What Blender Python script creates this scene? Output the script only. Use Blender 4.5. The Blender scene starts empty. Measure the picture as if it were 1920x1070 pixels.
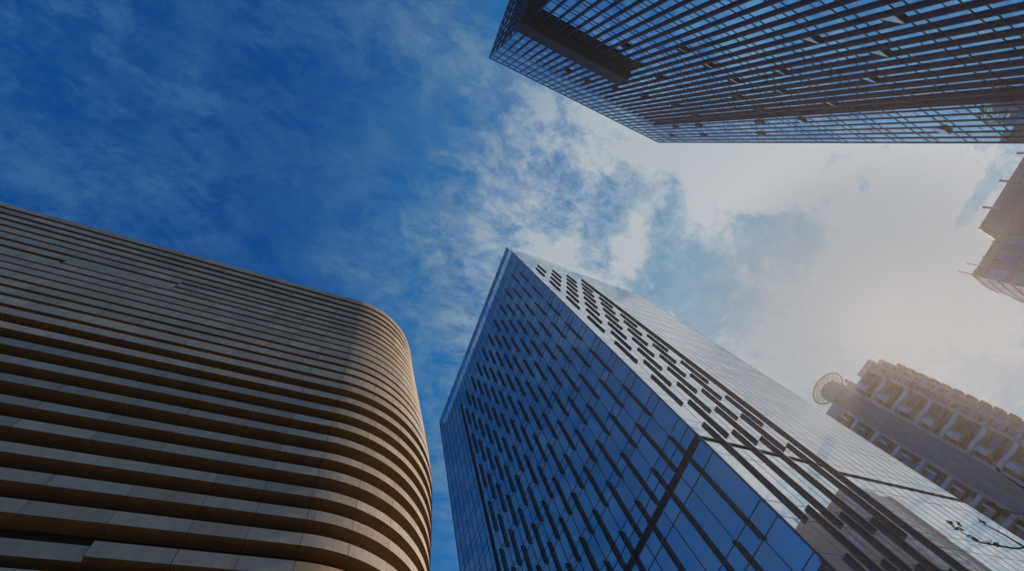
import bpy, math, random
from mathutils import Vector, Matrix
random.seed(7)
SC = bpy.context.scene
COL = SC.collection
R_ = math.radians

# ------------------------------------------------------------------ camera (eye point is the origin, ground at z = -1.6)
# orientation and focal length from the photograph's vanishing points
ZX, ZY, FPX, W0, H0, AZ = 751.9, 266.9, 831.3, 1920, 1070, 1.024
Zv = Vector((ZX - 960, ZY - 535, FPX)).normalized()
Uv = Zv.cross(Vector((0, 0, 1))).normalized()
Wv = Zv.cross(Uv)
Xv = math.cos(AZ) * Uv + math.sin(AZ) * Wv
if Xv.x < 0: Xv = -Xv
Yv = Zv.cross(Xv)
ROT = Matrix((Xv, Yv, Zv))            # camera (x right, y down, z forward) -> world
cr, cd, cf = ROT.col[0], ROT.col[1], ROT.col[2]
cam = bpy.data.cameras.new('camera')
cam.sensor_fit = 'HORIZONTAL'; cam.sensor_width = 36.0
cam.lens = FPX / W0 * 36.0
cam.clip_start = 0.05; cam.clip_end = 3000
co = bpy.data.objects.new('camera', cam); COL.objects.link(co)
co.matrix_world = Matrix(((cr.x, -cd.x, -cf.x, 0), (cr.y, -cd.y, -cf.y, 0), (cr.z, -cd.z, -cf.z, 0), (0, 0, 0, 1)))
SC.camera = co
def px(P):
    c = ROT.transposed() @ Vector(P)
    if c.z < 0.01: return None
    return (c.x / c.z * FPX + 960, c.y / c.z * FPX + 535)

# ------------------------------------------------------------------ sky, sun, exposure
SUN_DIR = Vector((1.50, -0.06, 1.0)).normalized()
SUN_EL = math.asin(SUN_DIR.z)
SUN_AZ = math.atan2(SUN_DIR.x, SUN_DIR.y)          # clockwise from +Y
world = bpy.data.worlds.new('World'); SC.world = world
world.use_nodes = True
nt = world.node_tree; nt.nodes.clear()
def N(tree, t, **kw):
    n = tree.nodes.new(t)
    for k, v in kw.items(): setattr(n, k, v)
    return n
def setin(n, **kw):
    for k, v in kw.items(): n.inputs[k.replace('_', ' ')].default_value = v
def L(tree, a, b): tree.links.new(a, b)
def mth(tree, op, a, b=None, c=None, clamp=False):
    n = tree.nodes.new('ShaderNodeMath'); n.operation = op; n.use_clamp = clamp
    for i, v in enumerate((a, b, c)):
        if v is None: continue
        if isinstance(v, (int, float)): n.inputs[i].default_value = v
        else: tree.links.new(v, n.inputs[i])
    return n.outputs[0]
def vmth(tree, op, a, b=None):
    n = tree.nodes.new('ShaderNodeVectorMath'); n.operation = op
    for i, v in enumerate((a, b)):
        if v is None: continue
        if isinstance(v, (tuple, list, Vector)): n.inputs[i].default_value = tuple(v)
        elif isinstance(v, (int, float)): n.inputs['Scale'].default_value = v
        else: tree.links.new(v, n.inputs[i])
    return n
def maprange(tree, v, a, b, c=0.0, d=1.0, smooth=True):
    n = tree.nodes.new('ShaderNodeMapRange'); n.interpolation_type = 'SMOOTHSTEP' if smooth else 'LINEAR'
    tree.links.new(v, n.inputs['Value'])
    for k, x in zip(('From Min', 'From Max', 'To Min', 'To Max'), (a, b, c, d)): n.inputs[k].default_value = x
    return n.outputs['Result']

sky = N(nt, 'ShaderNodeTexSky', sky_type='NISHITA', sun_disc=False, sun_elevation=SUN_EL, sun_rotation=SUN_AZ,
        altitude=0.0, air_density=1.0, dust_density=0.6, ozone_density=2.2)
tc = N(nt, 'ShaderNodeTexCoord')
D = tc.outputs['Generated']
sep = N(nt, 'ShaderNodeSeparateXYZ'); L(nt, D, sep.inputs[0])
zc = mth(nt, 'MAXIMUM', sep.outputs['Z'], 0.06)
up_ = mth(nt, 'DIVIDE', sep.outputs['X'], zc); vp_ = mth(nt, 'DIVIDE', sep.outputs['Y'], zc)
P = N(nt, 'ShaderNodeCombineXYZ'); L(nt, up_, P.inputs[0]); L(nt, vp_, P.inputs[1])
P = P.outputs[0]
cosun = vmth(nt, 'DOT_PRODUCT', D, SUN_DIR).outputs['Value']
# cloud layer, laid out in the plane of the cloud deck
def noise(vec, scale, detail, rough, dist=0.0, lac=2.0, off=(0, 0, 0)):
    m = N(nt, 'ShaderNodeMapping'); L(nt, vec, m.inputs['Vector']); m.inputs['Location'].default_value = off
    n = N(nt, 'ShaderNodeTexNoise'); L(nt, m.outputs[0], n.inputs['Vector'])
    n.inputs['Scale'].default_value = scale; n.inputs['Detail'].default_value = detail
    n.inputs['Roughness'].default_value = rough; n.inputs['Distortion'].default_value = dist; n.inputs['Lacunarity'].default_value = lac
    return n.outputs['Fac']
ani = N(nt, 'ShaderNodeMapping'); L(nt, P, ani.inputs['Vector'])      # wisps drawn out along the wind
ani.inputs['Rotation'].default_value = (0, 0, -0.35); ani.inputs['Scale'].default_value = (1.0, 1.5, 1.0)
PA = ani.outputs[0]
big = noise(P, 2.1, 4, 0.55, 0.4, off=(3.1, 7.7, 0))
mid = noise(PA, 5.2, 12, 0.64, 0.35, off=(1.3, 2.2, 0))
fine = noise(PA, 17.0, 10, 0.70, 0.3, off=(5.3, 0.4, 0))
dens = mth(nt, 'ADD', mth(nt, 'MULTIPLY', big, 0.24), mth(nt, 'ADD', mth(nt, 'MULTIPLY', mid, 0.44), mth(nt, 'MULTIPLY', fine, 0.32)))
def blob(cx, cy, sx, sy, ang, amp):
    m = N(nt, 'ShaderNodeMapping', vector_type='TEXTURE'); L(nt, P, m.inputs['Vector'])
    m.inputs['Location'].default_value = (cx, cy, 0); m.inputs['Rotation'].default_value = (0, 0, ang); m.inputs['Scale'].default_value = (sx, sy, 1)
    l = vmth(nt, 'LENGTH', m.outputs[0]).outputs['Value']
    g = mth(nt, 'EXPONENT', mth(nt, 'MULTIPLY', mth(nt, 'MULTIPLY', l, l), -1.0))
    return mth(nt, 'MULTIPLY', g, amp * (0.72 if amp > 0 else 0.85))
bias = None
for b in [(-0.50, 0.10, .20, .30, .4, .09), (-.17, -.02, .15, .22, -.5, -.09), (-0.30, .30, .12, .12, 0, -.05), (.02, -.18, .13, .16, 0, .05), (-.12, .22, .12, .12, .3, .03),
          (.20, .10, .14, .12, .3, .03), (.40, -.22, .13, .09, 0, .06), (.62, -.27, .24, .085, .1, .15), (1.0, -.34, .38, .10, .1, .15), (1.45, -.42, .32, .18, 0, .15),
          (.60, .015, .045, .085, -.55, .17), (.74, -.13, .05, .05, 0, .15), (.45, .07, .025, .06, 0, .09), (.90, -.22, .10, .05, -.2, .14),
          (.53, -.09, .05, .08, -.3, -.10), (.67, -.04, .04, .045, -.3, -.14), (1.02, -.17, .17, .065, -.1, -.26), (.82, .05, .22, .09, .2, -.16), (.50, .02, .05, .10, 0, -.10), (.36, .0, .06, .12, 0, -.04),
          (1.20, -.375, .06, .03, .3, -.22), (1.10, -.30, .04, .02, .0, -.16), (1.62, -.47, .03, .14, .2, -.26), (2.5, .02, .55, .20, 0, -.16),
          (.42, .95, .12, .35, 0, -.12), (1.5, -.17, .27, .20, 0, .20), (1.95, -.2, .3, .15, 0, .10)]:
    g = blob(*b); bias = g if bias is None else mth(nt, 'ADD', bias, g)
sunside = maprange(nt, cosun, 0.60, 1.0, -0.02, 0.07)
dens = mth(nt, 'ADD', mth(nt, 'ADD', dens, bias), sunside)
mask = maprange(nt, dens, 0.46, 0.625, 0.0, 1.0, smooth=True)
veil_n = noise(PA, 9.0, 12, 0.72, 0.3, off=(8.1, 3.3, 0))
veil = mth(nt, 'MULTIPLY', maprange(nt, veil_n, 0.41, 0.65, 0.0, 0.74, smooth=False), maprange(nt, big, 0.35, 0.6, 0.35, 1.0))
mask = mth(nt, 'MAXIMUM', mask, veil)
mask = mth(nt, 'ADD', mask, mth(nt, 'MULTIPLY', veil, 0.25), clamp=True)
# sky behind the clouds: Nishita, more saturated as in the photograph (polarised, graded)
hs = N(nt, 'ShaderNodeHueSaturation'); L(nt, sky.outputs[0], hs.inputs['Color'])
hs.inputs['Saturation'].default_value = 1.15; hs.inputs['Value'].default_value = 1.0; hs.inputs['Hue'].default_value = 0.5
# clouds are white water drops: strongly forward scattering, so brighter towards the sun
cr1 = N(nt, 'ShaderNodeMix', data_type='RGBA'); L(nt, maprange(nt, cosun, 0.35, 0.66, 0, 1), cr1.inputs['Factor'])
cr1.inputs['A'].default_value = (0.45, 1.72, 4.4, 1); cr1.inputs['B'].default_value = (1.65, 3.6, 5.5, 1)
cl = N(nt, 'ShaderNodeMix', data_type='RGBA'); L(nt, maprange(nt, cosun, 0.60, 0.84, 0, 1), cl.inputs['Factor'])
L(nt, cr1.outputs['Result'], cl.inputs['A']); cl.inputs['B'].default_value = (6.1, 6.9, 7.6, 1)
sm = N(nt, 'ShaderNodeMix', data_type='RGBA')
pol = vmth(nt, 'MULTIPLY', hs.outputs[0], (0.0, 0.94, 1.80))     # polarising filter
cy = N(nt, 'ShaderNodeMix', data_type='RGBA'); L(nt, maprange(nt, cosun, 0.30, 0.80, 0, 0.8), cy.inputs['Factor'])
L(nt, pol.outputs[0], cy.inputs['A']); cy.inputs['B'].default_value = (0.30, 2.4, 5.6, 1)
ns = N(nt, 'ShaderNodeMix', data_type='RGBA')       # thin veil whitening the blue near the sun
L(nt, maprange(nt, cosun, 0.72, 0.97, 0, 0.9), ns.inputs['Factor']); L(nt, cy.outputs['Result'], ns.inputs['A']); ns.inputs['B'].default_value = (1.7, 4.0, 5.9, 1)
L(nt, mask, sm.inputs['Factor']); L(nt, ns.outputs['Result'], sm.inputs['A']); L(nt, cl.outputs['Result'], sm.inputs['B'])
# aureole of the veiled sun
au = maprange(nt, cosun, 0.945, 1.0, 0, 1)
am = N(nt, 'ShaderNodeMix', data_type='RGBA'); L(nt, mth(nt, 'MULTIPLY', au, 0.9), am.inputs['Factor'])
L(nt, sm.outputs['Result'], am.inputs['A']); am.inputs['B'].default_value = (1.2, 2.6, 3.9, 1)
bgn = N(nt, 'ShaderNodeBackground'); L(nt, am.outputs['Result'], bgn.inputs['Color']); bgn.inputs['Strength'].default_value = 0.07
wo = N(nt, 'ShaderNodeOutputWorld'); L(nt, bgn.outputs[0], wo.inputs['Surface'])

sl = bpy.data.lights.new('sun', 'SUN'); sl.energy = 2.8; sl.angle = R_(1.0); sl.color = (1.0, 0.93, 0.85)
so = bpy.data.objects.new('sun', sl); COL.objects.link(so)
so.rotation_euler = (-SUN_DIR).to_track_quat('-Z', 'Y').to_euler()
SC.view_settings.view_transform = 'Standard'; SC.view_settings.look = 'None'
SC.view_settings.exposure = 0.0; SC.view_settings.gamma = 1.0
SC.cycles.max_bounces = 8; SC.cycles.volume_bounces = 0
SC.cycles.use_denoising = True

# ------------------------------------------------------------------ helpers
def mat(name, col, rough=0.6, metal=0.0, spec=0.5, noise_amp=0.0, noise_scale=3.0, bump=0.0, bump_scale=8.0, tint=False, streak=False, alpha=1.0):
    m = bpy.data.materials.new(name); m.use_nodes = True
    t = m.node_tree; b = t.nodes['Principled BSDF']
    b.inputs['Roughness'].default_value = rough; b.inputs['Metallic'].default_value = metal
    b.inputs['Specular IOR Level'].default_value = spec
    b.inputs['Base Color'].default_value = (*col, 1)
    cur = None
    tcn = N(t, 'ShaderNodeTexCoord')
    if noise_amp:
        n = N(t, 'ShaderNodeTexNoise'); n.inputs['Scale'].default_value = noise_scale; n.inputs['Detail'].default_value = 8; n.inputs['Roughness'].default_value = 0.65
        if streak:
            mp = N(t, 'ShaderNodeMapping'); mp.inputs['Scale'].default_value = (1, 1, 0.25); L(t, tcn.outputs['Object'], mp.inputs[0]); L(t, mp.outputs[0], n.inputs['Vector'])
        else: L(t, tcn.outputs['Object'], n.inputs['Vector'])
        v = maprange(t, n.outputs['Fac'], 0.25, 0.75, 1 - noise_amp, 1 + noise_amp, smooth=False)
        mx = vmth(t, 'SCALE', tuple(col)); L(t, v, mx.inputs['Scale']); cur = mx.outputs[0]
    if tint:
        at = N(t, 'ShaderNodeAttribute', attribute_name='tint')
        if cur is None:
            mx = vmth(t, 'MULTIPLY', tuple(col), at.outputs['Color'])
        else: mx = vmth(t, 'MULTIPLY', cur, at.outputs['Color'])
        cur = mx.outputs[0]
    if cur is not None: L(t, cur, b.inputs['Base Color'])
    if bump:
        n = N(t, 'ShaderNodeTexNoise'); n.inputs['Scale'].default_value = bump_scale; n.inputs['Detail'].default_value = 3
        L(t, tcn.outputs['Object'], n.inputs['Vector'])
        bp = N(t, 'ShaderNodeBump'); bp.inputs['Strength'].default_value = bump; bp.inputs['Distance'].default_value = 0.02
        L(t, n.outputs['Fac'], bp.inputs['Height']); L(t, bp.outputs[0], b.inputs['Normal'])
    return m

class MB:
    def __init__(s): s.v = []; s.f = []; s.m = []; s.t = []
    def quad(s, pts, mi=0, tint=(1, 1, 1)):
        i = len(s.v); s.v += [tuple(p) for p in pts]; s.f.append(tuple(range(i, i + len(pts)))); s.m.append(mi); s.t.append(tint)
    def box(s, x0, x1, y0, y1, z0, z1, mi=0, tint=(1, 1, 1)):
        if x0 > x1: x0, x1 = x1, x0
        if y0 > y1: y0, y1 = y1, y0
        if z0 > z1: z0, z1 = z1, z0
        c = [(x0, y0, z0), (x1, y0, z0), (x1, y1, z0), (x0, y1, z0), (x0, y0, z1), (x1, y0, z1), (x1, y1, z1), (x0, y1, z1)]
        i = len(s.v); s.v += c
        for q in ((0, 3, 2, 1), (4, 5, 6, 7), (0, 1, 5, 4), (1, 2, 6, 5), (2, 3, 7, 6), (3, 0, 4, 7)):
            s.f.append(tuple(i + a for a in q)); s.m.append(mi); s.t.append(tint)
    def prism(s, poly, z0, z1, mi=0, tint=(1, 1, 1), side_mi=None, bot_mi=None):
        n = len(poly); i = len(s.v)
        s.v += [(p[0], p[1], z0) for p in poly] + [(p[0], p[1], z1) for p in poly]
        s.f.append(tuple(i + a for a in reversed(range(n)))); s.m.append(mi if bot_mi is None else bot_mi); s.t.append(tint)
        s.f.append(tuple(i + n + a for a in range(n))); s.m.append(mi); s.t.append(tint)
        for a in range(n):
            b = (a + 1) % n
            s.f.append((i + a, i + b, i + n + b, i + n + a)); s.m.append(mi if side_mi is None else side_mi); s.t.append(tint)
    def tube(s, pts, rad, n=6, mi=0, closed=False):
        rings = []
        k = len(pts)
        for a, p in enumerate(pts):
            p = Vector(p)
            if closed: d = Vector(pts[(a + 1) % k]) - Vector(pts[a - 1])
            else: d = Vector(pts[min(a + 1, k - 1)]) - Vector(pts[max(a - 1, 0)])
            d.normalize()
            u = d.cross(Vector((0.13, 0.2, 0.97))).normalized(); w = d.cross(u)
            r = rad[a] if isinstance(rad, (list, tuple)) else rad
            i = len(s.v); s.v += [tuple(p + u * r * math.cos(t * 2 * math.pi / n) + w * r * math.sin(t * 2 * math.pi / n)) for t in range(n)]
            rings.append(i)
        for a in range(k if closed else k - 1):
            i, j = rings[a], rings[(a + 1) % k]
            for t in range(n):
                s.f.append((i + t, i + (t + 1) % n, j + (t + 1) % n, j + t)); s.m.append(mi); s.t.append((1, 1, 1))
        if not closed:
            s.f.append(tuple(rings[0] + t for t in reversed(range(n)))); s.m.append(mi); s.t.append((1, 1, 1))
            s.f.append(tuple(rings[-1] + t for t in range(n))); s.m.append(mi); s.t.append((1, 1, 1))
    def build(s, name, mats, parent=None, smooth=False, origin=None):
        me = bpy.data.meshes.new(name)
        v = s.v
        if origin is not None:
            v = [(a - origin[0], b - origin[1], c - origin[2]) for a, b, c in v]
        me.from_pydata(v, [], s.f)
        if not isinstance(mats, (list, tuple)): mats = [mats]
        for m in mats: me.materials.append(m)
        me.polygons.foreach_set('material_index', s.m)
        if any(t != (1, 1, 1) for t in s.t):
            ca = me.color_attributes.new('tint', 'FLOAT_COLOR', 'CORNER')
            k = 0
            for f, t in zip(me.polygons, s.t):
                for _ in range(f.loop_total): ca.data[k].color = (*t, 1); k += 1
        else:
            ca = me.color_attributes.new('tint', 'FLOAT_COLOR', 'CORNER')
            for d in ca.data: d.color = (1, 1, 1, 1)
        if smooth:
            me.polygons.foreach_set('use_smooth', [True] * len(me.polygons))
        me.update()
        o = bpy.data.objects.new(name, me); COL.objects.link(o)
        if origin is not None: o.location = origin
        if parent: o.parent = parent
        return o
def thing(name, label, cat, loc=(0, 0, 0), rz=0.0, group=None):
    o = bpy.data.objects.new(name, None); COL.objects.link(o); o.location = loc; o.rotation_euler = (0, 0, rz)
    o['label'] = label; o['category'] = cat
    if group: o['group'] = group
    o.empty_display_size = 0.5
    return o
def place(root, p):                       # local -> world for the ranking of panes by size in view
    return Matrix.Rotation(root.rotation_euler[2], 3, 'Z') @ Vector(p) + root.location
def area(root, pts):
    q = [px(place(root, p)) for p in pts]
    if any(a is None for a in q): return 0
    cx = sum(a[0] for a in q) / len(q); cy = sum(a[1] for a in q) / len(q)
    if not (-20 < cx < 1940 and -20 < cy < 1090): return 0
    s = 0
    for i in range(len(q)):
        a, b = q[i], q[(i + 1) % len(q)]; s += a[0] * b[1] - b[0] * a[1]
    return abs(s) / 2
def split_parts(root, items, name, m, keep=95, label_rest=None):
    """items: list of (key_polygon, MB). The largest in view become parts of their own, the rest one part."""
    items = sorted(items, key=lambda it: -area(root, it[0]))
    for poly, mb in items[:keep]:
        c = [sum(p[i] for p in poly) / len(poly) for i in range(3)]
        mb.build(name, m, root, origin=c)
    rest = MB()
    for poly, mb in items[keep:]:
        i = len(rest.v); rest.v += mb.v; rest.f += [tuple(i + a for a in f) for f in mb.f]; rest.m += mb.m; rest.t += mb.t
    if rest.f:
        o = rest.build(name, m, root); o['kind'] = 'stuff'
def pane(plane, a0, a1, z0, z1, off, tilt=0.004, tint=(1, 1, 1), th=0.03):
    """glass pane on plane 'x' (facing -x), 'y-' (facing -y) or 'y+' (facing +y)."""
    t1 = random.uniform(-tilt, tilt) * 1.0; t2 = random.uniform(-tilt, tilt)
    w = (a1 - a0) / 2; h = (z1 - z0) / 2
    d = lambda sa, sz: t1 * w * sa + t2 * h * sz
    mb = MB()
    if plane == 'x':
        pts = [(off + d(-1, -1), a0, z0), (off + d(-1, 1), a0, z1), (off + d(1, 1), a1, z1), (off + d(1, -1), a1, z0)]
        n = (th, 0, 0)
    elif plane == 'y-':
        pts = [(a0, off + d(-1, -1), z0), (a1, off + d(1, -1), z0), (a1, off + d(1, 1), z1), (a0, off + d(-1, 1), z1)]
        n = (0, th, 0)
    else:
        pts = [(a0, off + d(-1, -1), z0), (a0, off + d(-1, 1), z1), (a1, off + d(1, 1), z1), (a1, off + d(1, -1), z0)]
        n = (0, -th, 0)
    mb.quad(pts, 0, tint)
    back = [tuple(p[i] + n[i] for i in range(3)) for p in reversed(pts)]
    mb.quad(back, 0, tint)
    return pts, mb

# ------------------------------------------------------------------ materials
M_blueglass = mat('reflective_glass', (0.72, 0.59, 0.56), 0.02, 0.88, tint=True, bump=.05, bump_scale=.6)
M_upglass = mat('tinted_glass', (0.15, 0.50, 0.84), 0.02, 1.0, tint=True)
M_sash = mat('sash_glass', (0.30, 0.43, 0.56), 0.05, 0.9)
M_screen = bpy.data.materials.new('clear_screen_glass'); M_screen.use_nodes = True
_t = M_screen.node_tree; _t.nodes.clear()
_tr = N(_t, 'ShaderNodeBsdfTransparent'); _tr.inputs[0].default_value = (0.62, 0.74, 0.82, 1)
_gl = N(_t, 'ShaderNodeBsdfGlossy'); _gl.inputs['Color'].default_value = (0.7, 0.8, 0.9, 1); _gl.inputs['Roughness'].default_value = 0.03
_mx = N(_t, 'ShaderNodeMixShader'); _mx.inputs[0].default_value = 0.35
_o = N(_t, 'ShaderNodeOutputMaterial'); L(_t, _tr.outputs[0], _mx.inputs[1]); L(_t, _gl.outputs[0], _mx.inputs[2]); L(_t, _mx.outputs[0], _o.inputs[0])
M_mull = mat('dark_mullion_metal', (0.02, 0.03, 0.05), 0.4, 0.4)
M_bmull = mat('blue_grey_mullion', (0.035, 0.06, 0.12), 0.35, 0.6)
M_fin = mat('bronze_fin_metal', (0.055, 0.04, 0.028), 0.5, 0.2, noise_amp=.15, noise_scale=2)
M_upfin = mat('navy_fin_metal', (0.016, 0.028, 0.058), 0.45, 0.3, noise_amp=.12, noise_scale=1.5)
M_louver = mat('dark_louver', (0.05, 0.035, 0.02), 0.6, noise_amp=.2)
M_stone = mat('sandstone', (0.76, 0.55, 0.35), 0.75, noise_amp=.2, noise_scale=3.2, tint=True, bump=.25, bump_scale=14, streak=True)
M_soffit = mat('shaded_soffit_stone', (0.20, 0.115, 0.045), 0.8, noise_amp=.22, noise_scale=3)  # same stone as the bands, underside shade and warm bounce put into the colour
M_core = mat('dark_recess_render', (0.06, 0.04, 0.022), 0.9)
M_joint = mat('joint_sealant', (0.40, 0.31, 0.18), 0.8)
M_conc = mat('pale_concrete', (0.33, 0.33, 0.35), 0.8, noise_amp=.12, noise_scale=.6, streak=True)
M_white = mat('white_render', (0.50, 0.50, 0.53), 0.7, noise_amp=.08, noise_scale=1.2)
M_brown = mat('brown_wall_tile', (0.10, 0.058, 0.035), 0.8, noise_amp=.2, noise_scale=.8)
M_dwin = mat('window_glass_dark', (0.10, 0.12, 0.15), 0.08, 0.6, tint=True)
M_bayglass = mat('bay_glass_blue', (0.10, 0.20, 0.21), 0.2, 0.45, tint=True)
M_panel = mat('grey_facade_panel', (0.10, 0.10, 0.135), 0.6, noise_amp=.12, noise_scale=.3, streak=True, tint=True)
M_steel = mat('grey_steel', (0.2, 0.2, 0.21), 0.5, 0.4)
M_bark = mat('twig_bark', (0.10, 0.06, 0.035), 0.85, noise_amp=.3, noise_scale=20)
M_leaf = mat('autumn_leaf', (0.30, 0.20, 0.03), 0.6, noise_amp=.5, noise_scale=25, tint=True)
M_ground = mat('plaza_paving', (0.28, 0.245, 0.205), 0.85, noise_amp=.15, noise_scale=.4)
M_road = mat('asphalt', (0.05, 0.05, 0.052), 0.9, noise_amp=.2, noise_scale=2)

# ------------------------------------------------------------------ ground
g = MB(); g.quad([(-900, -900, -1.6), (900, -900, -1.6), (900, 900, -1.6), (-900, 900, -1.6)])
o = g.build('ground', M_ground); o['kind'] = 'structure'
g = MB(); g.box(-200, 240, -24, -14, -1.75, -1.596)
o = g.build('road', M_road); o['kind'] = 'structure'

# ================================================================== 1. middle glass tower
def middle_tower():
    root = thing('glass_office_tower', 'blue and silvery glass tower dotted with short bronze fins, in the middle', 'tower', (0, 0, 0), -0.021)
    X0, Y0, YR, XE, YE, H = 29.68, 13.5, 13.85, 68.3, 61.94, 100.0
    XC = 45.6                              # strip between the fin bay and the plain bay
    core = MB()
    core.prism([(X0 + .35, Y0 + .45), (XC, Y0 + .45), (XC, YR + .35), (XE - .5, YR + .35), (XE - .5, YE - .3), (X0 + .35, YE - .3)], -1.6, 94.2)
    core.build('wall', M_core, root)
    ycols = [Y0] + [15.46 + 1.79 * k for k in range(26)] + [YE]
    xcols = [X0] + [32.45 + 1.825 * k for k in range(7)] + [XC]
    rcols = [XC + .12] + [XC + .12 + 1.8 * k for k in range(1, 13)] + [XE - .06]
    T = [88.7 - 4.525 * n for n in range(14)]; B = [87.375 - 4.525 * n for n in range(14)]
    rows = sorted([-1.6, 2.0, 6.6, 11.3, 15.8, 18.6, 20.1, 25.2, 26.8] + [27.4] + [t for t in T] + [b for b in B] + [91.9, 93.225, 94.6])
    top = [97.7, 100.0]
    items = []; scr = MB()
    def face(pl, cols, off):
        allr = rows + top
        for i in range(len(cols) - 1):
            for j in range(len(allr) - 1):
                z0, z1 = allr[j], allr[j + 1]
                if abs(z0 - 26.8) < .01: continue
                if pl == 'x' and abs(z0 - 94.6) < .01:
                    pts, mb = pane(pl, cols[i] + .02, cols[i + 1] - .02, z0 + .02, z1 - .02, off, 0.001)
                    scr.v += []; k = len(scr.v); scr.v += mb.v[:4]; scr.f.append((k, k + 1, k + 2, k + 3)); scr.m.append(0); scr.t.append((1, 1, 1)); continue
                tv = random.uniform(.9, 1.05)
                items.append(pane(pl, cols[i] + .015, cols[i + 1] - .015, z0 + .015, z1 - .015, off, 0.0035 if pl == 'x' else .002, (tv, tv, tv)))
    face('x', ycols, X0); face('y-', xcols, Y0); face('y-', rcols, YR)
    for pts, mb in items:                    # same glass on the street flank, its brighter reflection put into the tint
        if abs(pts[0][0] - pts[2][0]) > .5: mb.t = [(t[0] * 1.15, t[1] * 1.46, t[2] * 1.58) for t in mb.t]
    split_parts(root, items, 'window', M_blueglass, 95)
    scr.build('screen_panel', M_screen, root)
    # mullion grids
    m = MB(); w = .024
    for y in ycols[1:-1]:
        m.box(X0 - .05, X0 + .02, y - w, y + w, -1.6, 26.8); m.box(X0 - .05, X0 + .02, y - w, y + w, 27.4, 100)
    for z in rows[1:] + top[:1]:
        m.box(X0 - .04, X0 + .02, Y0 + .02, YE, z - w, z + w)
    m.box(X0 - .08, X0 + .05, Y0 - .16, Y0 - .01, -1.6, 95.4)     # corner trim
    m.box(X0 - .06, X0 + .05, YE - .02, YE + .1, -1.6, 100)
    m.box(X0 - .03, X0 + .3, Y0 - .02, YE + .1, 100.0, 100.15)
    m.build('mullion_grid', M_bmull, root)
    m = MB(); w = .02
    M_seam = mat('grey_joint_metal', (0.16, 0.17, 0.19), 0.5, .3)
    for x in xcols[1:-1]: m.box(x - w, x + w, Y0 - .015, Y0 + .02, 27.4, 100); m.box(x - w, x + w, Y0 - .015, Y0 + .02, -1.6, 26.8)
    for x in rcols[1:]: m.box(x - w, x + w, YR - .015, YR + .02, 27.4, 99.2); m.box(x - w, x + w, YR - .015, YR + .02, -1.6, 26.8)
    for z in rows[1:] + top[:1]:
        m.box(X0, XC, Y0 - .01, Y0 + .02, z - w, z + w); m.box(XC + .12, XE, YR - .01, YR + .02, z - w, z + w)
    m.build('panel_joints', M_seam, root)
    # crown shell behind the upper panes and flank
    s = MB(); s.box(XC + .2, XE - .5, YR + .06, YR + .3, 94.2, 99.2); s.build('parapet', M_seam, root)
    s = MB(); s.box(X0 + .5, XC, Y0 + .06, Y0 + .3, 94.2, 99.6); s.build('parapet', M_seam, root)
    s = MB()
    s.box(XE - .5, XE, YR + .02, YE, -1.6, 99.2); s.build('flank_wall', M_seam, root)
    s = MB(); s.box(X0 + .05, XE - .4, YE - .3, YE - .01, -1.6, 99.15)
    s.build('flank_wall', M_seam, root)
    # refuge band: recessed louvres round both faces
    b = MB(); b.box(X0 + .05, X0 + .34, Y0 + .3, YE, 26.75, 27.45); b.box(X0 + .3, XC, Y0 + .3, Y0 + .44, 26.75, 27.45)
    b2 = MB(); b2.box(XC + .1, XE - .5, YR + .14, YR + .34, 26.95, 27.4); b2.build('louvre_band', mat('tan_louver', (.22, .17, .11), .7, noise_amp=.2), root)
    for z in (26.93, 27.1, 27.27): b.box(X0 + .0, X0 + .06, Y0, YE, z - .03, z + .03)
    b.box(X0 - .03, X0 + .3, Y0 + .01, YE, 26.72, 26.8); b.box(X0 - .03, X0 + .3, Y0 + .01, YE, 27.4, 27.47)
    b.build('louvre_band', M_louver, root)
    for x in rcols[1:]:
        b = MB(); b.box(x - .03, x + .03, YR + .02, YR + .2, 26.8, 27.4); b.build('bracket', M_white, root)
    # fins
    fi = []
    def fin(pl, a, z1, z0, d=.57, th=.10):
        mb = MB(); d *= .62 if pl == 'x' else .46; a = a * 1.004 if pl == 'x' else 32.45 + (a - 31.85) / 1.79 * 1.825
        if pl == 'x':
            mb.box(X0 - d, X0 - .051, a - th / 2, a + th / 2, z0, z1); poly = [(X0 - d, a, z0), (X0 - d, a, z1), (X0, a, z1), (X0, a, z0)]
        else:
            mb.box(a - th / 2, a + th / 2, Y0 - d, Y0 - .016, z0, z1); poly = [(a, Y0 - d, z0), (a, Y0 - d, z1), (a, Y0, z1), (a, Y0, z0)]
        fi.append((poly, mb))
    for pl, base, n in (('x', 15.4, 19), ('y', 31.85, 7)):
        for k in range(n):
            a = base + 1.79 * k
            if k % 2 == 0:
                for q in range(6): fin(pl, a, 84.15 - 9.05 * q, 84.15 - 9.05 * q - 5.85, .57 if pl == 'x' else .52)
                fin(pl, a, 29.85, 18.6, .6); fin(pl, a, 15.8, 4.6, .6)
            else:
                for q in range(6): fin(pl, a, 88.7 - 9.05 * q, 88.7 - 9.05 * q - 5.85, .57 if pl == 'x' else .52)
                fin(pl, a, 34.4, 27.4 if pl == 'x' else 28.5, .6); fin(pl, a, 20.1, 9.0, .6)
    split_parts(root, fi, 'sunshade_fin', M_fin, 96)
    s = MB(); s.box(X0 - .3, X0 - .051, 49.6, 49.8, -1.6, 88.9); s.build('tall_fin', M_fin, root)
    s = MB(); s.box(XC - .0, XC + .1, Y0 - .29, YR, -1.6, 89.3); s.build('tall_fin', M_fin, root)
    return root
middle_tower()

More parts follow.
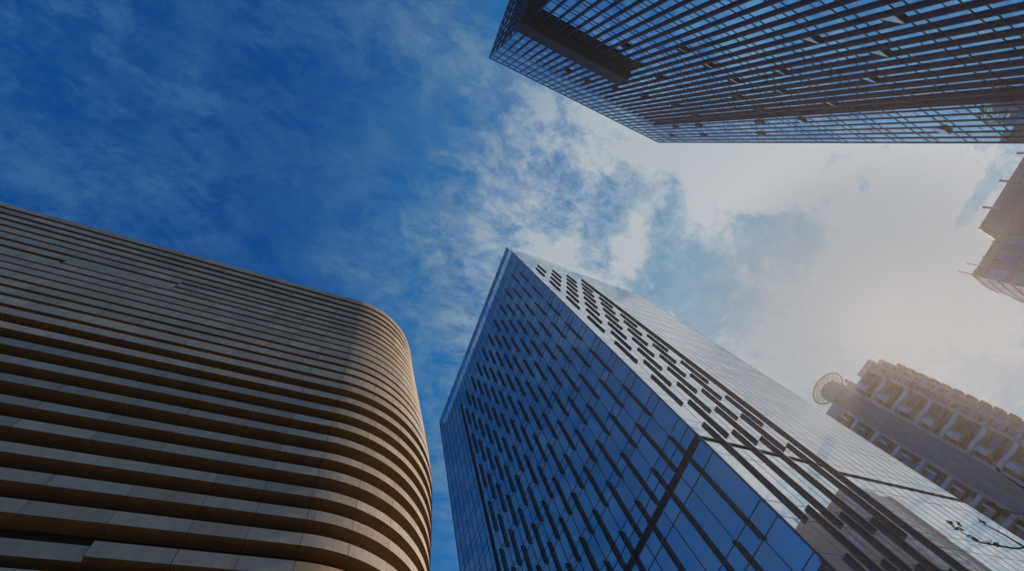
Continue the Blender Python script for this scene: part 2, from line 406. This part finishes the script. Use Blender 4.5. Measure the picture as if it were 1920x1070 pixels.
# ================================================================== 2. upper tower with long vertical fins
def upper_tower():
    root = thing('finned_glass_tower', 'dark glass tower with long navy fins and a boxed frame below its roof', 'tower', (0, 0, 0), -0.013)
    S = 1.18
    X0, X1, YW, YB, H = 13.35, 65.33, -26.66, -70.0, 118.0
    bay = (X1 - X0) / 32
    core = MB(); core.box(X0 + .4, X1 - .3, YB, YW - .4, -1.6, 117.5); core.build('wall', M_core, root)
    cols = [X1 - bay * n for n in range(33)][::-1]
    ycols = [YW - bay * n for n in range(27)]
    z0 = 34.48; pitch = 4.38
    rows = []
    n0 = -8
    for n in range(n0, 16): rows += [z0 + pitch * n, z0 + pitch * n + 1.18]
    rows = [r for r in rows if -1.5 < r < 102.3]
    rows = sorted([-1.6] + rows + [103.2, 104.1, 105.0, 108.6, 109.5, 110.4, 114.0, 114.9, 118.0])
    zf0, zf1 = 79.8, 84.9                    # boxed frame
    # openable windows: bay counted from the right corner, height
    OW = [(29, 84.9), (26, 84.0), (23, 76), (20, 73.8), (17, 73.8), (23, 70), (20, 61), (17, 60.5), (14, 60), (17, 46), (11, 67), (8, 66), (11, 58), (14, 51),
          (8, 83), (5, 96), (5, 88), (5, 72), (2, 104), (2, 92), (2, 75), (11, 84), (14, 90), (17, 92), (20, 96), (23, 98), (2, 46), (8, 52), (11, 44), (5, 60), (14, 38), (17, 36)]
    tall = []                                # long panes only
    for j in range(len(rows) - 1):
        if 2.6 < rows[j + 1] - rows[j] < 3.8: tall.append(j)
    used = set()
    for b, z in OW:
        j = min(tall, key=lambda q: abs(rows[q] - z)); used.add((b, j))
    items = []; thin = []; wins = []
    for i in range(32):
        n = 31 - i
        for j in range(len(rows) - 1):
            a0, a1 = cols[i] + .02, cols[i + 1] - .02; r0, r1 = rows[j] + .02, rows[j + 1] - .02
            tv = random.uniform(.9, 1.06)
            if n % 3 == 2 and j in tall:
                if (n, j) in used: wins.append((a0, a1, r0, r1)); continue
                items.append(pane('y+', a0, a1, r0, r1, YW, .003, (tv * 1.5, tv * 1.0, tv * .98)))
                tb = MB(); tb.box(a0, a1, YW - .0, YW + .03, r0 + 1.1 - .02, r0 + 1.1 + .02); thin.append(([(a0, YW, r0 + 1.08), (a1, YW, r0 + 1.08), (a1, YW, r0 + 1.12), (a0, YW, r0 + 1.12)], tb))
            else: items.append(pane('y+', a0, a1, r0, r1, YW, .0025, (tv, tv, tv)))
    for i in range(26):
        for j in range(len(rows) - 1):
            tv = random.uniform(.8, 1.1)
            items.append(pane('x', ycols[i + 1] + .02, ycols[i] - .02, rows[j] + .02, rows[j + 1] - .02, X0, .003, (tv, tv, tv)))
    split_parts(root, items, 'window', M_upglass, 90)
    # open casements: bottom-hung sash tilted out of a dark hole
    for a0, a1, r0, r1 in wins:
        s = MB(); s.box(a0, a1, YW - .39, YW - .3, r0, r1)
        s.box(a0 - .03, a1 + .03, YW - .02, YW + .05, r0 + 1.72, r0 + 1.8)
        w = s.build('open_window', M_mull, root)
        s = MB(); h = 1.75
        c = ((a0 + a1) / 2, YW + .03, r0 + h)
        y1 = YW + .03; yo = YW + .34
        s.v = [(a0, y1, r0 + h), (a1, y1, r0 + h), (a1, yo, r0 + .1), (a0, yo, r0 + .1), (a0, y1 - .05, r0 + h), (a1, y1 - .05, r0 + h), (a1, yo - .05, r0 + .06), (a0, yo - .05, r0 + .06)]
        s.f = [(0, 1, 2, 3), (7, 6, 5, 4), (0, 4, 5, 1), (1, 5, 6, 2), (2, 6, 7, 3), (3, 7, 4, 0)]; s.m = [0] * 6; s.t = [(1, 1, 1)] * 6
        s.build('sash', M_sash, w)
        s = MB(); pts, mb = pane('y+', a0, a1, r0 + 1.8, r1, YW, .002); mb.build('pane', M_upglass, w)
    split_parts(root, thin, 'transom', M_mull, 60)
    m = MB()
    for r in rows[1:]:
        m.box(X0 - .02, X1 + .02, YW - .02, YW + .05, r - .04, r + .04)
        m.box(X0 - .08, X0 + .02, YB, YW, r - .05, r + .05)
    m.box(X0 - .1, X1 + .05, YW - .3, YW + .1, 117.95, 118.2); m.box(X0 - .1, X0 + .3, YB, YW, 117.95, 118.2)
    m.build('transom_grid', M_mull, root)
    # vertical fins: deep below 103 m, thin blades above and near the right corner
    for n in range(33):
        x = X1 - bay * n
        s = MB()
        if n <= 6:
            s.box(x - .05, x + .05, YW, YW + .12, -1.6, 118.0)
        else:
            d = .33 if n > 7 else .45
            s.box(x - .05, x + .05, YW, YW + .14, 103.1, 118.0)
            if x < 33.4 :
                s.box(x - .07, x + .07, YW, YW + d, zf1, 103.1); s.box(x - .07, x + .07, YW, YW + d, -1.6, zf0)
            else: s.box(x - .07, x + .07, YW, YW + d, -1.6, 103.1)
        s.build('vertical_fin', M_upfin, root)
    for n in range(1, 27):
        y = YW - bay * n
        s = MB(); s.box(X0 - .14, X0, y - .05, y + .05, 103.1, 118); s.box(X0 - .3, X0, y - .07, y + .07, zf1, 103.1); s.box(X0 - .3, X0, y - .07, y + .07, -1.6, zf0)
        s.build('vertical_fin', M_upfin, root)
    # boxed frame that wraps the corner
    f = MB()
    XO, YO, XEND = 11.8, YW + 1.78, 33.35
    f.prism([(XO + .12, YB), (XO + .12, YO - .12), (XEND, YO - .12), (XEND, YW + .0), (X0 - .0, YW + .0), (X0 - .0, YB)], zf0 + .9, zf1)
    f.prism([(XO, YB), (XO, YO), (XEND + .06, YO), (XEND + .06, YW + .1), (X0 - .1, YW + .1), (X0 - .1, YB)], zf0 + .08, zf0 + .82)
    f.build('projecting_frame', mat('frame_metal', (.008, .011, .022), .65, 0, .2, noise_amp=.2), root)
    f = MB()
    f.box(XO, XO + .35, YB, YO, zf0, zf0 + .07); f.box(XO, XEND + .06, YO - .35, YO, zf0 + .0, zf0 + .07)
    f.build('frame_lip', mat('lip_metal', (.06, .08, .12), .4, .5), root)
    f = MB(); f.box(XO + .5, XEND, YW + .09, YO - .5, zf0 + .02, zf0 + .07); f.box(XO + .5, X0 - .09, YB, YW, zf0 + .02, zf0 + .07)
    f.build('frame_soffit', M_upfin, root)
    return root
upper_tower()

# ================================================================== 3. striped stone building, left
def striped_building():
    root = thing('striped_stone_building', 'sandstone building of stacked horizontal bands with a large rounded corner', 'building')
    S = 0.28
    RK = [(10, 15.4), (20, 16.0), (30, 16.7), (42, 17.6), (45.5, 17.9), (51, 18.4), (56.5, 18.83), (60, 18.8), (68, 18.4), (79, 17.7), (90, 17.0), (102, 16.45)]
    def Rz(z):
        for (a, b), (c, d) in zip(RK, RK[1:]):
            if z <= c: return b + (d - b) * (z - a) / (c - a)
        return RK[-1][1]
    def tw(z): return .017 * min(max((z - 50) / 50, 0), 1)
    CX, CY = 2.9, 52.8
    def pt(s, R, t):
        """s < 0: flat front, s units left of the curve; 0..arc: curve; beyond: straight side. R radius."""
        if s < 0:
            return (CX + s, CY - R + (-s) * t)
        arc = R * math.pi / 2
        if s < arc:
            a = s / R; return (CX + R * math.sin(a), CY - R * math.cos(a))
        return (CX + R, CY + (s - arc))
    # gaps (dark) between the fascias: (top, bottom) heights, upper to lower
    bands = [(100.6, 98.6), (97.05, 95.3), (93.7, 92.2), (90.7, 88.9), (87.4, 85.65), ('e',), ('f',), ('g',), ('h',), (74.7, 73.1), (72.3, 70.7), (69.8, 68.1), (67.1, 65.65), (64.65, 63.2), (62.2, 60.5),
             (59.5, 58.15), (56.45, 55.25), (53.8, 52.6), (51.1, 49.95), (48.5, 47.4), (45.75, 44.68), (43.25, 42.08), (40.52, 39.37), (37.94, 36.72), (35.3, 34.01), (32.58, 31.23), (30.02, 28.7), (27.5, 26.2), (25, 23.7), (22.4, 21.1), (19.8, 18.5)]
    special = {'e': [(-200, -29, 84.45, 82.58), (-29, 200, 84.45, 83.3)],
               'f': [(-200, -43, 81.1, 79.45), (-43, -29, 81.1, 78.3), (-29, 200, 82.1, 80.6)],
               'g': [(-29, 200, 79.6, 78.3)],
               'h': [(-200, -43, 77.85, 75.66), (-43, 200, 77.3, 75.7)]}
    joint_s = {'low': [2.8 - 2.9, -4.55, -8.9, -14.5] + [-14.5 - 5.62 * k for k in range(1, 16)]}
    core = MB()
    def ring(off, zt, smin=-95, smax=70):
        R = Rz(zt) - off; t = tw(zt)
        arc = R * math.pi / 2
        ss = [smin, -60, -30, 0] + [arc * k / 22 for k in range(1, 23)] + [smax]
        return [pt(s, R, t) for s in ss]
    # core wall as stacked rings behind the bands
    zs = [-5, 18, 26, 34, 42, 50, 57, 63, 70, 78, 86, 94, 99.6]
    prev = None
    for z in zs:
        r = [(x * S, y * S, (z if z > 0 else -1.6 / S) * S) for x, y in ring(1.75, max(z, 10))]
        if prev:
            for a in range(len(r) - 1): core.quad([prev[a], prev[a + 1], r[a + 1], r[a]])
        prev = r
    # roof slab & back
    top = [(x, y) for x, y in ring(1.75, 99.6)]
    rb = [(x * S, y * S, 99.6 * S) for x, y in top] + [(-92 * S, 130 * S, 99.6 * S)]
    core.quad(rb)
    core.build('wall', M_core, root)
    rnd = random.Random(3)
    for bi, bd in enumerate(bands):
        segs = special[bd[0]] if isinstance(bd[0], str) else [(-200, 200, bd[0], bd[1])]
        mb = MB()
        for (sa, sb, zt, zb) in segs:
            zm = (zt + zb) / 2; R = Rz(zm); t = tw(zm); arc = R * math.pi / 2
            D = 1.55
            # joints
            low = zm < 62
            js = []
            if low:
                js = [-.1 * 0, -4.45, -8.85] + [-14.45 - 5.62 * k for k in range(15)]
            else:
                off = rnd.choice([0, 2.2]) if zm > 80 else 0
                js = [0, -4.4] + [-4.4 - 4.4 * k - off * .0 for k in range(1, 21)]
            na = 6
            js += [arc * k / na for k in range(1, na)] + [arc + 4.6 * k for k in range(0, 13)]
            js = sorted([j for j in js if sa < j < sb and -92 < j < 62] + [max(sa, -92), min(sb, 62)])
            for a, b in zip(js, js[1:]):
                if b - a < .2: continue
                g_ = .028
                a2, b2 = a + g_, b - g_
                steps = max(1, int((b2 - a2) / .7)) if (b2 > 0 and a2 < arc) else 1
                v = rnd.uniform(.80, 1.08); wmt = rnd.uniform(-.03, .03)
                tint = (v * (1 + wmt), v, v * (1 - wmt * 1.4))
                if low and zm < 36 and rnd.random() < .12: tint = (v * 1.02, v * .86, v * .62)
                rec = 0.55 if (bi == 25 and a < -14.6) else 0.0
                ro = R - rec; ri = R - D - rec * .5
                for q in range(steps):
                    s0 = a2 + (b2 - a2) * q / steps; s1 = a2 + (b2 - a2) * (q + 1) / steps
                    def P3(s, r, z):
                        # arc-length parameter follows the outer face so joints stay radial
                        if s < 0: x, y = pt(s, r, t)
                        elif s < arc:
                            an = s / R; x, y = CX + r * math.sin(an), CY - r * math.cos(an)
                        else: x, y = CX + r, CY + (s - arc)
                        return (x * S, y * S, z * S)
                    o0, o1, o2, o3 = P3(s0, ro, zb), P3(s1, ro, zb), P3(s1, ro, zt), P3(s0, ro, zt)
                    i0, i1, i2, i3 = P3(s0, ri, zb), P3(s1, ri, zb), P3(s1, ri, zt), P3(s0, ri, zt)
                    mb.quad([o0, o1, o2, o3], 0, tint); mb.quad([o3, o2, i2, i3], 0, tint)
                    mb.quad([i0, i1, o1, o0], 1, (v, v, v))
                    if q == 0: mb.quad([i0, o0, o3, i3], 0, tint)
                    if q == steps - 1: mb.quad([o1, i1, i2, o2], 3 if (b == sb) else 0, tint)  # step ends in the dark core colour, painted shade over sunlit stone
                    # backing strip that shows in the joints
                    if q == 0 and a > -90:
                        k0, k1 = P3(a - g_, ro - .05, zb + .01), P3(a + g_, ro - .05, zb + .01)
                        k2, k3 = P3(a + g_, ro - .05, zt - .01), P3(a - g_, ro - .05, zt - .01)
                        mb.quad([k0, k1, k2, k3], 2 if rnd.random() < .7 else 3)
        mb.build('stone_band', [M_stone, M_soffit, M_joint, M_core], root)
    return root
striped_building()

# ================================================================== 4. balcony tower behind, right
def balcony_tower():
    root = thing('balcony_tower', 'apartment tower with curved balconies, a blue glass bay and an ochre roof ring', 'tower', (156.0, 17.0, 0), R_(-83))
    # local x = along the face (to the right in the photo), local y = into the building
    b = MB()
    b.box(-34, -7.0, 2.2, 26, -1.6, 96.5); b.box(-7.0, .3, .5, 24, -1.6, 99.6); b.box(.3, 8.1, 2.6, 24, -1.6, 97.4)
    b.box(8.1, 12.9, 1.2, 22, -1.6, 96.2); b.box(12.9, 13.4, 1.6, 5, -1.6, 92)
    b.build('wall', M_brown, root)
    b = MB()   # pale vertical piers and roof pieces
    b.box(-7.45, -6.5, -.25, 3, -1.6, 100.0); b.box(-.6, .35, -.25, 3, -1.6, 101.4); b.box(7.9, 8.75, -.1, 3, -1.6, 97.2)
    b.box(10.5, 10.8, .3, 2, -1.6, 97.0); b.box(12.75, 13.0, .6, 3, -1.6, 93.5)
    b.box(10.8, 12.75, .9, 1.5, -1.6, 96.0)
    b.build('pier', M_conc, root)
    for q in ((-11.2, -7.45, -.1, 6, 96.6, 100.0), (-12.4, -11.25, 0.4, 6, 96.6, 98.2), (4.95, 11.2, -.1, 9, 97.4, 99.2), (.4, 4.9, .6, 6, 97.45, 98.0), (.4, 2.4, 2.0, 8, 98.05, 101.2), (1.2, 2.2, 1.5, 3, 101.25, 102.4), (11.25, 12.9, 1.5, 9, 96.2, 97.4)):
        b = MB(); b.box(*q); b.build('parapet', M_conc, root)
    # glass bay: shallow bow between the piers
    bw = MB(); lines = MB(); n = 8
    def bow(k, r=0.0):
        a = -1 + 2 * k / n; return (-3.55 + 2.95 * a, -1.5 * (1 - a * a) - .0 - r)
    z = -1.0; lv = []
    while z < 100.5: lv.append(z); z += 1.5875
    items = []
    for k in range(n):
        (xa, ya), (xb, yb) = bow(k), bow(k + 1)
        for j in range(len(lv) - 1):
            v = random.uniform(.75, 1.15); mb = MB(); w = random.uniform(.85, 1.25)
            q = [(xa, ya, lv[j] + .03), (xb, yb, lv[j] + .03), (xb, yb, lv[j + 1] - .03), (xa, ya, lv[j + 1] - .03)]
            mb.quad(q, 0, (v, v * random.uniform(.9, 1.05), v * w)); items.append((q, mb))
    split_parts(root, items, 'window', M_bayglass, 60)
    for k in range(n + 1):
        x, y = bow(k, .03); lines.box(x - .05, x + .05, y - .05, y + .12, -1.6, 100.2)
    for zz in lv:
        for k in range(n):
            (xa, ya), (xb, yb) = bow(k, .04), bow(k + 1, .04)
            lines.prism([(xa, ya), (xb, yb), (xb, yb + .12), (xa, ya + .12)], zz - .06, zz + .06)
    lines.build('glazing_bars', M_brown, root)
    # drum and ring on the roof
    d = MB()
    def circ(cx, cy, r, n=28): return [(cx + r * math.cos(2 * math.pi * k / n), cy + r * math.sin(2 * math.pi * k / n)) for k in range(n)]
    zz = 100.2
    for k in range(8):
        d.prism(circ(-3.55, 2.2, 3.55), zz, zz + .45); d.prism(circ(-3.55, 2.2, 3.35), zz + .45, zz + .62); zz += .62
    d.build('roof_drum', M_conc, root)
    r = MB(); cz = 105.6; cy = 2.2
    for (rr, th, dz) in ((5.9, .30, 0), (4.7, .16, 0), (3.5, .14, 0)):
        pts = [(-3.55 + rr * math.cos(2 * math.pi * k / 48), cy + rr * math.sin(2 * math.pi * k / 48), cz + dz) for k in range(48)]
        r.tube(pts, th, 6, closed=True)
    for k in range(16):
        a = 2 * math.pi * k / 16; r.tube([(-3.55 + 3.4 * math.cos(a), cy + 3.4 * math.sin(a), cz), (-3.55 + 5.9 * math.cos(a), cy + 5.9 * math.sin(a), cz)], .1, 5)
    r.build('roof_ring', mat('ochre_ring_paint', (.5, .36, .06), .6), root)
    # balconies: one curved white slab every two storeys, a plain one between
    for k in range(-1, 14):
        z = 91.4 - 6.35 * k
        if z < 3 or z > 97.2: continue
        sl = MB(); m_ = 10
        po = []; pi = []
        for q in range(m_ + 1):
            a = q / m_; x = .36 + 7.52 * a
            y = .5 - 1.0 * a - .45 * math.sin(2 * math.pi * a)
            po.append((x, y)); pi.append((x, 2.6))
        for q in range(m_):
            sl.prism([po[q], po[q + 1], (po[q + 1][0], 2.6), (po[q][0], 2.6)], z - .22, z + .22)
            sl.prism([po[q], po[q + 1], (po[q + 1][0], po[q + 1][1] + .16), (po[q][0], po[q][1] + .16)], z + .22, z + .85)
        s_ = sl.build('balcony', M_white, root)
        w = MB(); w.box(1.55, 3.15, .1, 2.6, z + 3.0, z + 5.9); w.box(1.7, 3.0, -.15, .1, z + 3.2, z + 5.9); w.box(3.35, 3.6, .1, 2.6, z + 2.9, z + 5.4)
        w.build('planter_box', M_white, root)
        w = MB(); w.box(.36, 7.9, 1.3, 2.6, z + 3.05, z + 3.3); w.build('floor_slab', M_brown, root)
        for (xa, xb, z0, z1) in ((4.3, 7.4, z + .5, z + 2.7), (4.3, 7.4, z + 3.6, z + 5.8), (.7, 1.5, z + .5, z + 2.5), (3.7, 4.2, z + 3.6, z + 5.7)):
            v = random.uniform(.7, 1.8); hue = random.choice([(1, 1, 1.1), (1.5, .9, .9), (.9, 1.1, 1.1)])
            w = MB(); nn = max(1, int((xb - xa) / .75)); ww = (xb - xa) / nn
            for q in range(nn): w.box(xa + ww * q + .05, xa + ww * (q + 1) - .05, 2.5, 2.62, z0, z1, 0, tuple(v * h * random.uniform(.7, 1.3) for h in hue))
            w.build('window', M_dwin, root)
    # narrow window column with paired white fins
    for k in range(30):
        z = 95.2 - 3.175 * k
        if z < 3: continue
        w = MB(); w.box(8.75, 10.5, -.35, 1.2, z, z + .1); w.box(8.75, 10.5, -.35, 1.2, z - .95, z - .85); w.build('sun_blade', M_white, root)
        w = MB(); w.box(8.9, 10.4, 1.05, 1.21, z - 2.9, z - 1.1, 0, (random.uniform(.8, 2.2),) * 3); w.build('window', M_dwin, root)
        w = MB(); w.box(11.5, 12.5, .8, .92, z - 1.6, z + .4, 0, (.5, .45, .45)); w.build('window', M_dwin, root)
    for k in range(30):
        z = 92.0 - 3.02 * k
        if z < 3: continue
        w = MB(); w.box(13.0, 13.9, .6, 3.0, z - 1.7, z); 
        for q in range(4): w.box(12.98, 14.0, .5, .6, z - 1.6 + q * .42, z - 1.45 + q * .42)
        w.build('bay_window', M_brown, root)
    # left wing: fascias and windows
    for k in range(0, 15):
        z = 90.9 - 6.4 * k
        if z < 3: continue
        w = MB(); w.box(-14, -7.45, -.1, 2.2, z - .2, z + .2); w.box(-14, -7.45, -.14, .0, z + .2, z + .75); w.build('balcony', M_white, root)
        w = MB(); w.box(-9.3, -8.7, .3, 2.2, z + 3.2, z + 5.6); w.build('planter_box', M_white, root)
        w = MB(); w.box(-14, -7.45, 1.2, 2.2, z + 3.1, z + 3.3); w.build('floor_slab', M_brown, root)
        for (xa, xb, z0, z1) in ((-11.6, -9.0, z + .6, z + 2.7), (-11.6, -9.6, z + 3.6, z + 5.8)):
            w = MB(); v = random.uniform(.8, 1.9)
            for q in range(3): w.box(xa + .85 * q, xa + .85 * q + .7, 2.08, 2.21, z0, z1, 0, (v, v * random.uniform(.8, 1.1), v))
            w.build('window', M_dwin, root)
    return root
balcony_tower()

# ================================================================== 5. grey tower at the right edge
def grey_tower():
    root = thing('grey_panel_tower', 'grey panelled high-rise with a stepped roof, cut off by the right edge', 'tower', (170, 0, 0), 0)
    b = MB()
    b.box(0, 30, -120, -44.5, -1.6, 99.9)
    b.build('wall', M_panel, root)
    lb_ = MB(); lb_.box(.3, 28, -44.5, -29.8, -1.6, 94.7); lb_.build('lower_wing', mat('wing_panel', (.11, .10, .125), .6, noise_amp=.15, noise_scale=.4, streak=True), root)
    j = MB()
    for z in (94, 86, 78, 70, 62, 54, 46): j.box(-.04, .02, -120, -44.5, z - .06, z + .06)
    for y in (-52, -60, -68, -76, -84): j.box(-.05, .02, y - .06, y + .06, -1.6, 99.9)
    j.build('panel_joints', M_steel, root)
    for y in (-68.6, -59.7, -51.0):
        w = MB(); w.prism([(-.3, y - .35), (-.05, y - .35), (-.05, y + .35), (-.3, y + .2)], 97.2, 102.0); w.build('roof_bracket', M_steel, root)
    for y, z in ((-55.3, 92.0), (-69, 85), (-46.8, 80.5)):
        w = MB(); w.box(-.06, .05, y - .75, y + .75, z - 1.1, z + 1.1, 0, (.5, .5, .5)); w.build('window', M_dwin, root)
    t = MB()
    A = (0.2, -44.4, 99.9); B = (9.5, -44.4, 99.9)
    t.tube([A, B], .28, 6); t.tube([(0.2, -44.4, 97.9), (9.5, -44.4, 94.8)], .25, 6)
    for q in range(4):
        x = .6 + q * 2.6; zt = 99.9; zb = 97.9 - (x) * .33
        t.tube([(x, -44.4, zt), (x + (2.2 if q % 2 else 0.0), -44.4, zb)], .2, 5); t.tube([(x, -44.4, zb), (x + 2.4, -44.4, zt)], .18, 5)
    t.build('roof_truss', M_louver, root)
    # wing windows
    for zi in range(9):
        zt = 91.4 - 6.1 * zi
        f = MB(); f.box(0.12, .3, -44.3, -30.1, zt + .5, zt + 1.5); f.box(.05, .3, -44.3, -30, zt + 1.45, zt + 1.6); f.build('floor_band', M_panel, root)
        for yi in range(5):
            y0 = -43.4 + 2.6 * yi
            v = random.uniform(.9, 2.6)
            w = MB(); w.box(.18, .31, y0, y0 + 2.2, zt - 4.2, zt + .2, 0, (v, v, v * 1.1))
            for q in range(2): w.box(.10, .2, y0 + .7 + .75 * q, y0 + .78 + .75 * q, zt - 4.2, zt + .2, 0, (.3, .3, .3))
            w.box(.10, .2, y0, y0 + 2.2, zt - 2.1, zt - 1.95, 0, (.3, .3, .3))
            w.build('window', M_dwin, root)
    for y in (-44.3, -41.0, -30.1, -36): 
        w = MB(); w.box(-.1, .3, y - .2, y + .2, -1.6, 94.9); w.build('pilaster', M_panel, root)
    # masts standing out over the parapet
    for y, z, l in ((-42.5, 92.6, 3.2), (-33.0, 92.6, 4.6), (-30.0, 93.2, 5.0)):
        w = MB(); w.tube([(.0, y, z), (-.5, y, z + l)], .13, 6); w.build('antenna', M_steel, root)
    # bowed glass end wall with balconies
    g_ = MB(); n = 12; pts = []
    for k in range(n + 1):
        a = k / n; x = .3 + 22 * a; pts.append((x, -29.8 + 1.0 * math.sin(math.pi * a) ** 1.3))
    for k in range(n):
        (xa, ya), (xb, yb) = pts[k], pts[k + 1]
        z = -1.6
        while z < 93:
            z1 = min(z + 3.0, 94.2); v = random.uniform(.8, 1.8)
            g_.quad([(xb, yb, z), (xa, ya, z), (xa, ya, z1 - .6), (xb, yb, z1 - .6)], 0, (v, v * 1.05, v * 1.2))
            g_.quad([(xb, yb + .12, z1 - .6), (xa, ya + .12, z1 - .6), (xa, ya + .12, z1), (xb, yb + .12, z1)], 1)
            z = z1
    g_.prism(pts + [(22, -32), (.3, -32)], 94.2, 94.9, 1)
    g_.build('bowed_end_wall', [M_bayglass, M_conc], root)
    return root
grey_tower()

# ================================================================== 6. young street tree reaching in at the lower right
def street_tree():
    root = thing('young_tree', 'thin bare twigs with a few yellow brown leaves, lower right corner', 'tree', (0, 0, 0))
    tr = MB()
    tr.tube([(6.55, 1.0, -1.6), (6.53, 1.02, -.5), (6.56, 1.05, .5), (6.5, 1.1, 1.2), (6.55, 1.1, 1.7)], [.07, .06, .05, .04, .03], 10)
    tr.build('trunk', M_bark, root)
    K = (6.5, 1.1, 1.2); K2 = (6.55, 1.1, 1.7)
    BR = [([K2, (6.596, 1.208, 2.007), (6.665, 1.267, 2.092), (6.728, 1.353, 2.177), (6.791, 1.418, 2.272), (6.861, 1.467, 2.351), (6.909, 1.543, 2.477), (6.986, 1.561, 2.554), (7.063, 1.582, 2.628), (7.143, 1.598, 2.695)], .011),
          ([K2, (6.595, 1.243, 1.991), (6.666, 1.257, 2.097), (6.738, 1.276, 2.193), (6.795, 1.296, 2.332), (6.855, 1.322, 2.455), (6.934, 1.333, 2.529), (7.018, 1.328, 2.598)], .012),
          ([K2, (6.8, .84, 2.05), (6.895, 0.813, 2.255), (6.947, 0.794, 2.422), (7.017, 0.789, 2.529), (7.085, 0.792, 2.632), (7.157, 0.781, 2.732), (7.238, 0.752, 2.809)], .011),
          ([K2, (6.885, 1.003, 2.209), (6.953, 1.037, 2.311), (7.01, 1.091, 2.434), (7.07, 1.132, 2.548), (7.153, 1.144, 2.611), (7.22, 1.211, 2.691)], .008),
          ([K2, (6.695, 1.11, 2.086), (6.765, 1.107, 2.203), (6.827, 1.111, 2.333), (6.886, 1.11, 2.473), (6.97, 1.113, 2.534)], .007),
          ([(6.861, 1.467, 2.351), (6.87, 1.422, 2.355), (6.843, 1.483, 2.394), (6.83, 1.538, 2.398), (6.812, 1.57, 2.429), (6.797, 1.592, 2.455)], .003),
          ([(6.791, 1.418, 2.272), (6.881, 1.438, 2.311), (6.856, 1.488, 2.354), (6.838, 1.538, 2.375), (6.821, 1.574, 2.399)], .003),
          ([(6.93, 1.333, 2.525), (6.96, 1.40, 2.56), (7.0, 1.45, 2.60)], .003), ([(6.795, 1.296, 2.332), (6.83, 1.25, 2.36), (6.86, 1.24, 2.40)], .0025),
          ([K, (6.3, 1.5, 1.5), (6.1, 1.9, 1.65)], .02), ([K, (6.8, .6, 1.4), (7.1, .2, 1.6)], .02), ([K, (6.9, 1.0, 1.5), (7.4, .8, 1.75)], .02)]
    for pts, r in BR:
        b = MB(); n = len(pts)
        # small kinks between the nodes
        pp = []
        for a in range(n - 1):
            p, q = Vector(pts[a]), Vector(pts[a + 1]); pp.append(tuple(p))
            j = Vector((random.uniform(-1, 1), random.uniform(-1, 1), random.uniform(-1, 1))) * (q - p).length * .04
            pp.append(tuple((p + q) / 2 + j))
        pp.append(pts[-1]); m = len(pp)
        b.tube(pp, [r * (1 - .75 * a / (m - 1)) for a in range(m)], 6); b.build('branch', M_bark, root)
    LV = [(7.017, 1.564, 2.759), (7.025, 1.549, 2.746), (7.029, 1.565, 2.727), (7.032, 1.576, 2.712), (7.049, 1.518, 2.701), (7.054, 1.523, 2.685), (7.054, 1.554, 2.667), (7.059, 1.556, 2.653), (7.041, 1.577, 2.688),
          (6.939, 1.326, 2.519), (6.944, 1.338, 2.498), (6.908, 1.535, 2.485), (6.913, 1.522, 2.478), (6.896, 1.532, 2.521), (6.968, 1.46, 2.359), (6.973, 1.46, 2.344), (6.979, 1.443, 2.336), (6.973, 1.45, 2.35), (6.953, 1.482, 2.39),
          (6.969, 1.111, 2.54), (6.972, 1.116, 2.529), (6.977, 1.128, 2.509), (6.979, 1.131, 2.504), (7.045, 1.061, 2.344), (7.05, 1.05, 2.35), (6.97, .758, 2.667), (6.975, .76, 2.66), (7.042, 1.078, 2.344)]
    for i, c in enumerate(LV):
        s = MB(); c = Vector(c); sz = random.uniform(.020, .036)
        a = Vector((random.uniform(-1, 1), random.uniform(-1, 1), random.uniform(-1, 1))).normalized()
        b = a.cross(Vector((random.uniform(-1, 1), random.uniform(-1, 1), random.uniform(-1, 1)))).normalized(); nn = a.cross(b)
        shape = [(-1, 0), (-.5, .45), (-.2, .25), (.2, .6), (.45, .25), (1.15, .05), (.5, -.25), (.15, -.55), (-.15, -.2), (-.55, -.4)]
        pts = [c + a * u * sz + b * v * sz * 1.1 + nn * (u * u - .4) * sz * .5 for u, v in shape]
        g1 = random.choice([(1, 1, 1), (1.3, .8, .8), (.75, 1.0, .8), (1.5, 1.1, .5)])
        s.quad([tuple(p) for p in pts], 0, g1); s.quad([tuple(p - nn * .001) for p in reversed(pts)], 0, g1)
        o_ = s.build('leaf', M_leaf, root)
    return root
street_tree()

# ================================================================== air
HZ = MB(); HZ.box(-70, 260, -150, 150, -2.7, 122)
hz = HZ.build('haze', mat('tmp', (1, 1, 1)))
hm = bpy.data.materials.new('haze_air'); hm.use_nodes = True
t = hm.node_tree; t.nodes.clear()
pv = N(t, 'ShaderNodeVolumePrincipled'); pv.inputs['Color'].default_value = (0.98, 0.78, 0.62, 1)
pv.inputs['Density'].default_value = 0.00044; pv.inputs['Anisotropy'].default_value = 0.72
om = N(t, 'ShaderNodeOutputMaterial'); L(t, pv.outputs[0], om.inputs['Volume'])
hz.data.materials.clear(); hz.data.materials.append(hm); hz['kind'] = 'stuff'
